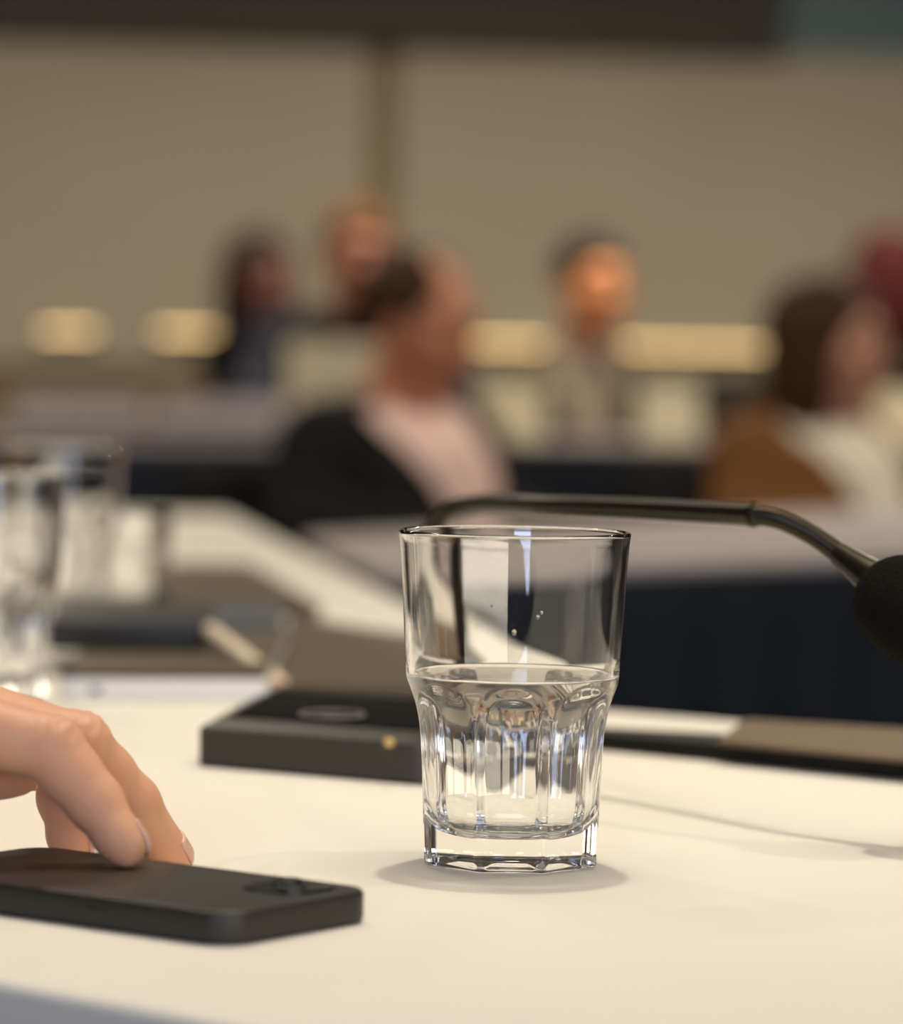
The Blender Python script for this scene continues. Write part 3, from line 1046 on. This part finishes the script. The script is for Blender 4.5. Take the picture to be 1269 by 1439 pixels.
# tablet, sheet and notebook along the far edge, right of the glass
px_slab('tablet', [(780, 1049), (1400, 1110), (1400, 1076), (790, 1043)], TZ, 0.0085, M['tablet'],
        'slim black tablet along the far edge of the cloth, right of the water glass', 'tablet')
px_slab('notebook', [(1008, 1048), (1400, 1087), (1400, 1040), (1046, 1018)], TZ + 0.0088, 0.003, M['tan_leather'],
        'tan brown notebook lying on the right end of the black tablet', 'notebook')

# far table things
def name_card(px, D, wpx, label, hpx=0.11, z=ZF):
    c = at_d(px, 600, D)
    w = wpx * D / F / 2; h = hpx
    t = 0.0015
    V = []
    c = np.array([c[0], c[1], z + 0.0005])
    front = [(-w, -0.045, 0), (w, -0.045, 0), (w, 0, h), (-w, 0, h)]
    back = [(-w, 0.045, 0), (w, 0.045, 0)]
    out = front + back
    inn = [(x, y * 0.94 + (0 if y else 0), max(0, zz - (0.004 if zz else 0))) for x, y, zz in out]
    V = [c + np.array(p) for p in out] + [c + np.array(p) for p in inn]
    Fc = [[0, 1, 2, 3], [3, 2, 5, 4], [7, 6, 9, 8], [8, 9, 10, 11], [0, 6, 7, 1], [5, 11, 10, 4],
          [1, 7, 8, 2], [2, 8, 11, 5], [6, 0, 3, 9], [9, 3, 4, 10]]
    o = link_mesh('name_card', V, Fc, M['card'], smooth=False)
    return tag(o, label, 'card', 'folded name cards')


name_card(720, 7.72, 92, 'folded cream name card left of the person in the grey shirt', 0.125)
name_card(940, 7.75, 84, 'folded cream name card right of the person in the grey shirt', 0.125)
name_card(1262, 7.85, 70, 'folded cream name card right of the woman in brown', 0.12)


# ------------------------------------------------------------------ chairs and people
ch0 = thing('conference_chair', (0, 0, 0), 'x', 'chair', 'chairs behind the tables')
V, Fc = slab(np.array([(-.23, -.22), (.23, -.22), (.23, .23), (-.23, .23)]), .30, .352, 0.05, 0.02, 6, 4)
link_mesh('seat', V, Fc, M['black_wool'], ch0)
th_ = np.linspace(-.22, .22, 13)
lps = []
for z, dy in ((0.48, 0), (0.50, .004), (0.68, -.03), (0.74, -.045), (0.76, -.05)):
    q_ = 0.16 + 0.03 * math.sin((z - .46) * 8)
    yb = -.25 + dy
    xx = np.linspace(-q_, q_, 13)
    lps.append(np.vstack([np.c_[xx, yb - .015 + .25 * xx ** 2, np.full(13, z)], np.c_[xx[::-1], yb + .02 + .25 * xx[::-1] ** 2, np.full(13, z)]]))
V, Fc = loft(lps)
link_mesh('backrest', V, Fc, M['black_wool'], ch0)
V, Fc = tube([(0, -.20, .335), (0, -.28, .37), (0, -.30, .50), (0, -.305, .62)], .016, 12)
link_mesh('back_post', V, Fc, M['steel'], ch0)
for sx_ in (-1, 1):
    for sy_ in (-1, 1):
        V, Fc = tube([(sx_ * .19, sy_ * .18, .31), (sx_ * .22, sy_ * .21, 0.0)], .012, 12)
        link_mesh('leg', V, Fc, M['steel'], ch0)
_first_chair = [True]


def rot(yaw):
    return np.array([[math.cos(yaw), -math.sin(yaw), 0], [math.sin(yaw), math.cos(yaw), 0], [0, 0, 1]])


def person(px, py, D, yaw, label, chair_label, skin, hairm, hair='short', shirt='white_cotton', jacket=None, lean=0.12,
           head_yaw=0.0, head_pitch=0.0, scale=1.0, hands_fwd=0.44, open_w=0.07, bald=False, lap=False, shw=0.175, shd=0.045):
    """seated person; local frame: x right, y the way the body faces, z up"""
    hc = at_d(px, py, D)                          # head centre
    R = rot(yaw)
    zh = hc[2]
    hloc = np.array([0, lean + 0.05, zh])
    root2 = hc - R @ np.array([0, lean + 0.05, 0]); root2[2] = 0

    def Wd(p):
        return R @ np.asarray(p) + root2
    nz = zh - 0.155                               # base of the neck
    pel = np.array([0, 0, 0.525])
    neck = np.array([0, lean, nz])
    chest = pel + (neck - pel) * 0.62 + np.array([0, -0.02, 0])
    shz = nz - shd
    sh = {s: np.array([s * shw, lean - 0.01, shz]) for s in (-1, 1)}
    hand_z = ZF + 0.05
    elb = {s: np.array([s * 0.25, lean + 0.10, min(shz - 0.22, 0.80)]) for s in (-1, 1)}
    for s in (-1, 1):
        elb[s][2] = max(elb[s][2], ZF + 0.065)
    wri = {s: np.array([s * 0.13, lean + hands_fwd - 0.12, hand_z + 0.005]) for s in (-1, 1)}
    if lap:
        elb = {s: np.array([s * (shw + 0.072), lean * 0.6 - 0.02, max(0.66, shz - 0.28)]) for s in (-1, 1)}
        wri = {s: np.array([s * 0.13, 0.19, 0.628]) for s in (-1, 1)}
    kne = {s: np.array([s * 0.13, 0.44, 0.50]) for s in (-1, 1)}
    ank = {s: np.array([s * 0.13, 0.40, 0.08]) for s in (-1, 1)}
    t = thing('person', (root2[0], root2[1], 0), label, 'person')
    # --- body: one continuous surface
    lo = np.array([-0.36, -0.24, 0.0]); hi = np.array([0.36, max(0.66, lean + hands_fwd + 0.12), zh + 0.16])
    b = SDF(lo, hi, 0.0075)

    def torso(b, g, k=0.05):
        b.ell(pel + np.array([0, 0.0, -0.01]), (0.165 + g, 0.125 + g, 0.10 + g), k)
        b.cone(pel, chest, 0.115 + g, 0.12 + g, k)
        for s in (-1, 1):
            b.cone(pel + np.array([s * 0.05, 0, 0]), chest + np.array([s * 0.065, 0, 0]), 0.10 + g, 0.105 + g, k)
            b.cone(chest + np.array([s * 0.05, 0, 0.0]), sh[s] * np.array([0.65, 1, 1]) + np.array([0, 0, -0.02]), 0.105 + g, 0.062 + g, k)
            b.cone(neck + np.array([0, -0.01, -0.03]), sh[s], 0.058 + g, 0.055 + g, 0.03)

    def arms(b, g, upto=1.0):
        for s in (-1, 1):
            b.cone(sh[s], elb[s], 0.052 + g, 0.042 + g, 0.025)
            b.cone(elb[s], elb[s] + (wri[s] - elb[s]) * upto, 0.042 + g, (0.042 + (0.029 - 0.042) * upto) + g, 0.015)

    def legs(b, g):
        for s in (-1, 1):
            b.cone(pel + np.array([s * 0.085, 0.02, -0.02]), kne[s], 0.085 + g, 0.058 + g, 0.03)
            b.cone(kne[s], ank[s], 0.056 + g, 0.038 + g, 0.02)
    torso(b, 0); arms(b, 0); legs(b, 0)
    for s in (-1, 1):
        b.cone(ank[s], ank[s] + np.array([0, 0.15, -0.045]), 0.040, 0.030, 0.015)
        w = wri[s]
        pc = w + np.array([-s * 0.012, 0.085, -0.006])
        b.cone(w, pc, 0.026, 0.024, 0.012)
        for f, (dx, L) in enumerate(((0.032, 0.070), (0.011, 0.080), (-0.010, 0.074), (-0.030, 0.056))):
            k0 = pc + np.array([dx, 0.006 - abs(dx) * 0.25, 0.004])
            k1 = k0 + np.array([dx * 0.25, L * 0.55, 0.006]); k2 = k1 + np.array([0, L * 0.42, -0.020])
            b.cone(w + np.array([dx * 0.5, 0.03, 0]), k0, 0.012, 0.0105, 0.008)
            b.cone(k0, k1, 0.0100, 0.0090, 0.003); b.cone(k1, k2, 0.0090, 0.0078, 0.003)
        t0 = w + np.array([-s * 0.022, 0.025, 0]); t1 = t0 + np.array([-s * 0.035, 0.030, -0.004]); t2_ = t1 + np.array([-s * 0.006, 0.032, -0.008])
        b.cone(t0, t1, 0.014, 0.0115, 0.008); b.cone(t1, t2_, 0.0112, 0.009, 0.004)
    # --- head
    HR = rot(head_yaw) @ np.array([[1, 0, 0], [0, math.cos(head_pitch), -math.sin(head_pitch)], [0, math.sin(head_pitch), math.cos(head_pitch)]])

    def hd(p):
        return hloc + HR @ (np.asarray(p, float) * scale)
    hs = scale
    b.cone(neck + np.array([0, -0.01, -0.03]), hd((0, -0.012, -0.05)), 0.058, 0.054 * hs, 0.02)

    def E(c, r, k=0.012, op='add', g=b, gr=0):
        g.ell(hd(c), np.array(r) * hs + gr, k * hs, op, R=HR)
    E((0, -0.018, 0.035), (0.076, 0.094, 0.082), 0.02)
    E((0, 0.020, -0.030), (0.064, 0.072, 0.085), 0.025)
    E((0, 0.042, -0.085), (0.038, 0.038, 0.034), 0.025)
    E((0, 0.060, 0.030), (0.055, 0.028, 0.020), 0.02)
    for s in (-1, 1):
        E((s * 0.040, 0.056, -0.020), (0.024, 0.024, 0.024), 0.02)
        E((s * 0.031, 0.094, 0.008), (0.017, 0.013, 0.012), 0.010, 'sub')
        E((s * 0.031, 0.074, 0.007), (0.0145, 0.0135, 0.0125), 0.004)
        E((s * 0.077, -0.008, -0.008), (0.009, 0.020, 0.032), 0.006)
        E((s * 0.082, -0.002, -0.006), (0.006, 0.010, 0.018), 0.005, 'sub')
        E((s * 0.010, 0.100, -0.032), (0.009, 0.010, 0.008), 0.006)
    b.cone(hd((0, 0.086, 0.012)), hd((0, 0.110, -0.028)), 0.008 * hs, 0.011 * hs, 0.010)
    E((0, 0.083, -0.060), (0.024, 0.011, 0.0060), 0.005)
    E((0, 0.081, -0.072), (0.021, 0.011, 0.0065), 0.005)
    E((0, 0.091, -0.0655), (0.026, 0.006, 0.0018), 0.002, 'sub')
    V, Fc = b.mesh(1)
    link_mesh('body', (R @ V.T).T + root2, Fc, skin, t)
    for s in (-1, 1):
        V, Fc = ellipsoid((0, 0, 0), (0.0085, 0.004, 0.0055), 16, 10)
        V = (R @ (np.array([hd(np.array([s * 0.031, 0.0855, 0.007]) + v) for v in V])).T).T + root2
        link_mesh('eye', V, Fc, M['eye'], t)
        V, Fc = tube([Wd(hd((s * 0.048, 0.080, 0.027))), Wd(hd((s * 0.032, 0.090, 0.032))), Wd(hd((s * 0.015, 0.090, 0.027)))], 0.0035, 8)
        link_mesh('eyebrow', V, Fc, hairm, t)
    # --- clothes
    c = SDF(lo, hi, 0.0085)
    torso(c, 0.010)
    arms(c, 0.009, 0.90)
    # neckline
    X = c.grid()
    c.ell(neck + np.array([0, 0.0, 0.085]), (0.075, 0.085, 0.10), 0.004, 'sub')
    V, Fc = c.mesh(2)
    sh_o = link_mesh('shirt', (R @ V.T).T + root2, Fc, M[shirt], t)
    cc = tube([Wd(neck + np.array([0.064 * math.cos(a), 0.064 * math.sin(a), 0.022 - 0.02 * math.sin(a)])) for a in np.linspace(0, 2 * PI, 30)], 0.012, 10)
    link_mesh('collar', cc[0], cc[1], M[shirt], t)
    if jacket:
        c = SDF(lo, hi, 0.0085)
        torso(c, 0.024)
        arms(c, 0.018, 0.84)
        c.ell(neck + np.array([0, 0.02, 0.07]), (0.085, 0.095, 0.10), 0.006, 'sub')
        X = c.grid()
        # open front: a wedge cut away along the chest, narrow at the waist
        f = np.clip((X[2] - 0.58) / max(0.05, nz - 0.58), 0, 1)
        yc = pel[1] + (neck[1] - pel[1]) * np.clip((X[2] - pel[2]) / max(0.05, nz - pel[2]), 0, 1)
        wedge = np.maximum(np.abs(X[0]) - (0.018 + open_w * f), (yc + 0.03) - X[1])
        c.v = np.maximum(c.v, -wedge.astype(np.float32))
        V, Fc = c.mesh(1)
        link_mesh('jacket', (R @ V.T).T + root2, Fc, M[jacket], t)
    c = SDF(lo, np.array([hi[0], hi[1], 0.66]), 0.009)
    c.ell(pel + np.array([0, 0, -0.01]), (0.178, 0.138, 0.11), 0.03)
    legs(c, 0.010)
    V, Fc = c.mesh(1)
    link_mesh('trousers', (R @ V.T).T + root2, Fc, M['navy_wool'], t)
    for s in (-1, 1):
        c = SDF(ank[s] - np.array([.08, .1, .1]), ank[s] + np.array([.08, .26, .06]), 0.006)
        c.cone(ank[s] + np.array([0, 0, -0.005]), ank[s] + np.array([0, 0.15, -0.042]), 0.046, 0.036, 0.02)
        c.cone(ank[s] + np.array([0, -0.015, -0.035]), ank[s] + np.array([0, 0.15, -0.045]), 0.040, 0.033, 0.02)
        c.v = np.maximum(c.v, (0.003 - c.grid()[2]).astype(np.float32))
        V, Fc = c.mesh(1)
        link_mesh('shoe', (R @ V.T).T + root2, Fc, M['black_leather'], t)
    # --- hair
    c = SDF(hloc - 0.30, hloc + 0.20, 0.006)

    def HE(cn, r, k=0.012, op='add'):
        c.ell(hd(cn), np.array(r) * hs, k * hs, op, R=HR)
    if bald:
        HE((0, -0.024, 0.038), (0.086, 0.102, 0.090), 0.01)
        HE((0, 0.080, -0.030), (0.11, 0.088, 0.122), 0.008, 'sub')
        HE((0, 0.060, 0.115), (0.050, 0.075, 0.055), 0.008, 'sub')
        HE((0, 0.0, -0.095), (0.12, 0.12, 0.060), 0.008, 'sub')
    else:
        HE((0, -0.022, 0.042), (0.086, 0.103, 0.092), 0.02)
        if hair == 'long':
            for s in (-1, 1):
                HE((s * 0.066, -0.028, -0.050), (0.034, 0.058, 0.120), 0.03)
            HE((0, -0.070, -0.060), (0.080, 0.050, 0.140), 0.03)
            HE((0, 0.085, -0.045), (0.062, 0.075, 0.115), 0.01, 'sub')
            HE((0, 0.0, -0.11), (0.045, 0.045, 0.08), 0.01, 'sub')
        elif hair == 'bun':
            HE((0, -0.115, 0.075), (0.042, 0.042, 0.042), 0.02)
            HE((0, 0.080, -0.035), (0.10, 0.085, 0.105), 0.008, 'sub')
            HE((0, 0.0, -0.100), (0.11, 0.12, 0.060), 0.008, 'sub')
        else:
            HE((0, 0.082, -0.040), (0.11, 0.085, 0.108), 0.008, 'sub')
            HE((0, 0.0, -0.095), (0.12, 0.12, 0.060), 0.008, 'sub')
    V, Fc = c.mesh(2)
    link_mesh('hair', (R @ V.T).T + root2, Fc, hairm, t)
    # --- the chair
    if _first_chair[0]:
        q = ch0; _first_chair[0] = False
    else:
        q = copy_tree(ch0)
    q.location = tuple(root2 - R @ np.array([0, 0.06 if lean >= 0 else 0.14, 0]))
    q.rotation_euler = (0, 0, yaw)
    q['label'] = chair_label
    return t


RAD_ = math.radians
# body yaw 180 deg faces the camera; less than 180 turns towards the right of the picture... (y axis -> -sin, cos)
person(593, 458, 5.85, RAD_(232), 'person with receding brown hair, open black jacket and pink shirt at the middle table',
       'black chair under the pink shirted person', M['face1'], M['hair_brown'], 'short', 'pink', 'black_wool', lean=-0.10,
       head_yaw=RAD_(8), head_pitch=RAD_(-14), bald=True, open_w=0.12, lap=True)
person(505, 364, 8.2, RAD_(188), 'person with auburn hair and ruddy face in navy, behind the pink shirted person',
       'black chair under the auburn haired person', M['face2'], M['hair_auburn'], 'short', 'navy_wool', 'navy_wool', lean=0.08)
person(368, 396, 9.05, RAD_(138), 'person with dark hair and dark clothes, next to the end of a wall light',
       'black chair under the dark haired person in dark clothes', M['face3'], M['hair_dark'], 'long', 'black_wool', 'black_wool', lean=0.24,
       head_yaw=RAD_(75), lap=True)
person(834, 404, 8.65, RAD_(196), 'person with short dark hair, grey beige shirt and dull jacket between two cream name cards',
       'black chair under the grey shirted person', M['face4'], M['hair_dark'], 'short', 'grey_cotton', 'jacket_taupe', lean=0.10, head_yaw=RAD_(12), lap=True,
       shw=0.155, shd=0.095, open_w=0.085)
person(1168, 487, 6.3, RAD_(222), 'woman with long brown hair, brown jacket and white top, looking right',
       'black chair under the woman in the brown jacket', M['face5'], M['hair_brown'], 'long', 'white_cotton', 'brown_wool', lean=-0.13,
       head_yaw=RAD_(21), open_w=0.105, lap=True, shw=0.135)
person(1238, 395, 9.1, RAD_(150), 'person with dark red hair at the right edge, behind the brown jacketed woman',
       'black chair under the person with dark red hair', M['face3'], M['hair_red'], 'long', 'black_wool', 'black_wool', lean=0.08,
       head_yaw=RAD_(-75), lap=True)

# half open laptops on the far left table
for px_, lab in ((104, 'half open grey laptop on the far table, under the leftmost wall light'),
                 (305, 'half open grey laptop on the far table, right of the other grey one')):
    c = at_d(px_, 600, 7.22)
    lt = thing('laptop', (c[0], c[1], ZF), lab, 'laptop', 'grey laptops on the far table')
    w = 0.135
    V, Fc = slab(np.array([(c[0] - w, c[1]), (c[0] + w, c[1]), (c[0] + w, c[1] + 0.2), (c[0] - w, c[1] + 0.2)]), ZF + 0.0005, ZF + 0.014, 0.01, 0.002)
    link_mesh('base', V, Fc, M['lilac'], lt, sharp=40)
    V, Fc = slab(np.array([(-w, 0), (w, 0), (w, 0.19), (-w, 0.19)]), 0.0, 0.007, 0.012, 0.002)
    a = RAD_(19)
    V = np.asarray(V)
    V = np.c_[c[0] + V[:, 0], c[1] - V[:, 2] * math.sin(a) + V[:, 1] * math.cos(a), ZF + 0.016 + V[:, 1] * math.sin(a) + V[:, 2] * math.cos(a)]
    link_mesh('lid', V, Fc, M['lilac'], lt, sharp=40)

# open pale laptop before the auburn haired person
c = at_d(482, 560, 7.3)
lt = thing('laptop', (c[0], c[1], ZF), 'open laptop with pale cream lid back, before the auburn haired person', 'laptop')
w = 0.115
V, Fc = slab(np.array([(c[0] - w, c[1]), (c[0] + w, c[1]), (c[0] + w, c[1] + 0.19), (c[0] - w, c[1] + 0.19)]), ZF + 0.0005, ZF + 0.014, 0.01, 0.002)
link_mesh('base', V, Fc, M['silver'], lt, sharp=40)
V, Fc = slab(np.array([(-w, 0), (w, 0), (w, 0.19), (-w, 0.19)]), 0.0, 0.008, 0.012, 0.002)
a = RAD_(80)
V = np.asarray(V)
V = np.c_[c[0] + V[:, 0], c[1] - V[:, 2] * math.sin(a) - V[:, 1] * math.cos(a), ZF + 0.016 + V[:, 1] * math.sin(a) + V[:, 2] * math.cos(a) * -1]
link_mesh('lid', V, Fc, M['cream_paper'], lt, sharp=40)


# ------------------------------------------------------------------ light
def area(name, loc, target, size, power, col, shape='DISK', size_y=None, spread=None):
    l = bpy.data.lights.new(name, 'AREA')
    l.shape = shape
    l.size = size
    if size_y: l.size_y = size_y
    l.energy = power
    l.color = col
    if spread: l.spread = spread
    o = bpy.data.objects.new(name, l)
    COL.objects.link(o)
    o.location = loc
    d = Vector(target) - Vector(loc)
    o.rotation_euler = d.to_track_quat('-Z', 'Y').to_euler()
    return o


WARM = (1.0, 0.885, 0.715)
g = gc
area('overhead_fill', (g[0] + 0.1, g[1] + 0.2, 2.86), (g[0] + 0.1, g[1] + 0.2, TZ), 1.5, 22.5, WARM, 'SQUARE')  # soft overhead fill, added to brighten the shadows on the cloth
area('ceiling_spot', (g[0] + 0.05, g[1] + 0.52, 2.85), (g[0], g[1] + 0.2, TZ), 0.07, 3.5, WARM, spread=RAD_(80))
area('ceiling_spot', (g[0] + 1.05, g[1] + 0.35, 2.85), (g[0] + 0.2, g[1] + 0.2, TZ), 0.07, 1.4, WARM, spread=RAD_(80))
area('ceiling_spot', (g[0] - 1.0, g[1] + 1.9, 2.85), (g[0] - 0.5, g[1] + 1.4, TZ), 0.2, 5, WARM, spread=RAD_(90))
for x, y, p in ((-1.4, 5.4, 24), (1.2, 5.0, 26), (-1.6, 8.0, 34), (0.2, 8.2, 46), (2.0, 8.2, 52), (-3.6, 7.0, 20), (3.8, 7.0, 50)):
    area('ceiling_downlight', (x, y, 2.85), (x, y, 0), 0.3, p, (1.0, 0.87, 0.68), spread=RAD_(150))
area('window_daylight', (-0.75, YF + 0.05, 1.75), (-0.1, 1.0, 0.9), 1.5, 84, (0.54, 0.66, 1.0), 'RECTANGLE', 1.3)
area('reflection_panel', (1.95, -1.75, 1.19), (0.02, 1.3, 1.0), 3.6, 46, (1.0, 0.90, 0.74), 'RECTANGLE', 0.5)  # unseen panel light, added and shaped for the cream reflection in the glass

wd = bpy.data.worlds.new('world')
S.world = wd
wd.use_nodes = True
wd.node_tree.nodes['Background'].inputs['Color'].default_value = (0.6, 0.58, 0.55, 1)
wd.node_tree.nodes['Background'].inputs['Strength'].default_value = 0.05

# ------------------------------------------------------------------ render look
S.view_settings.view_transform = 'Standard'
S.view_settings.look = 'None'
S.view_settings.exposure = 0.0
S.view_settings.gamma = 1.0
S.view_settings.use_curve_mapping = False
cy = S.cycles
cy.max_bounces = 20
cy.transmission_bounces = 18
cy.glossy_bounces = 8
cy.diffuse_bounces = 4
cy.caustics_refractive = True
cy.caustics_reflective = True
cy.blur_glossy = 0.4
cy.sample_clamp_indirect = 6.0
cy.use_denoising = True
for o in bpy.data.objects:
    if o.type == 'MESH' and o.name.split('.')[0] in ('drinking_glass', 'water', 'short_glass'):
        o.cycles.is_caustics_caster = True
    if o.type == 'MESH' and o.name.split('.')[0] in ('tablecloth',):
        o.cycles.is_caustics_receiver = True
    if o.type == 'LIGHT' and o.name.startswith('ceiling_spot'):
        o.data.cycles.is_caustics_light = True
bpy.context.view_layer.update()
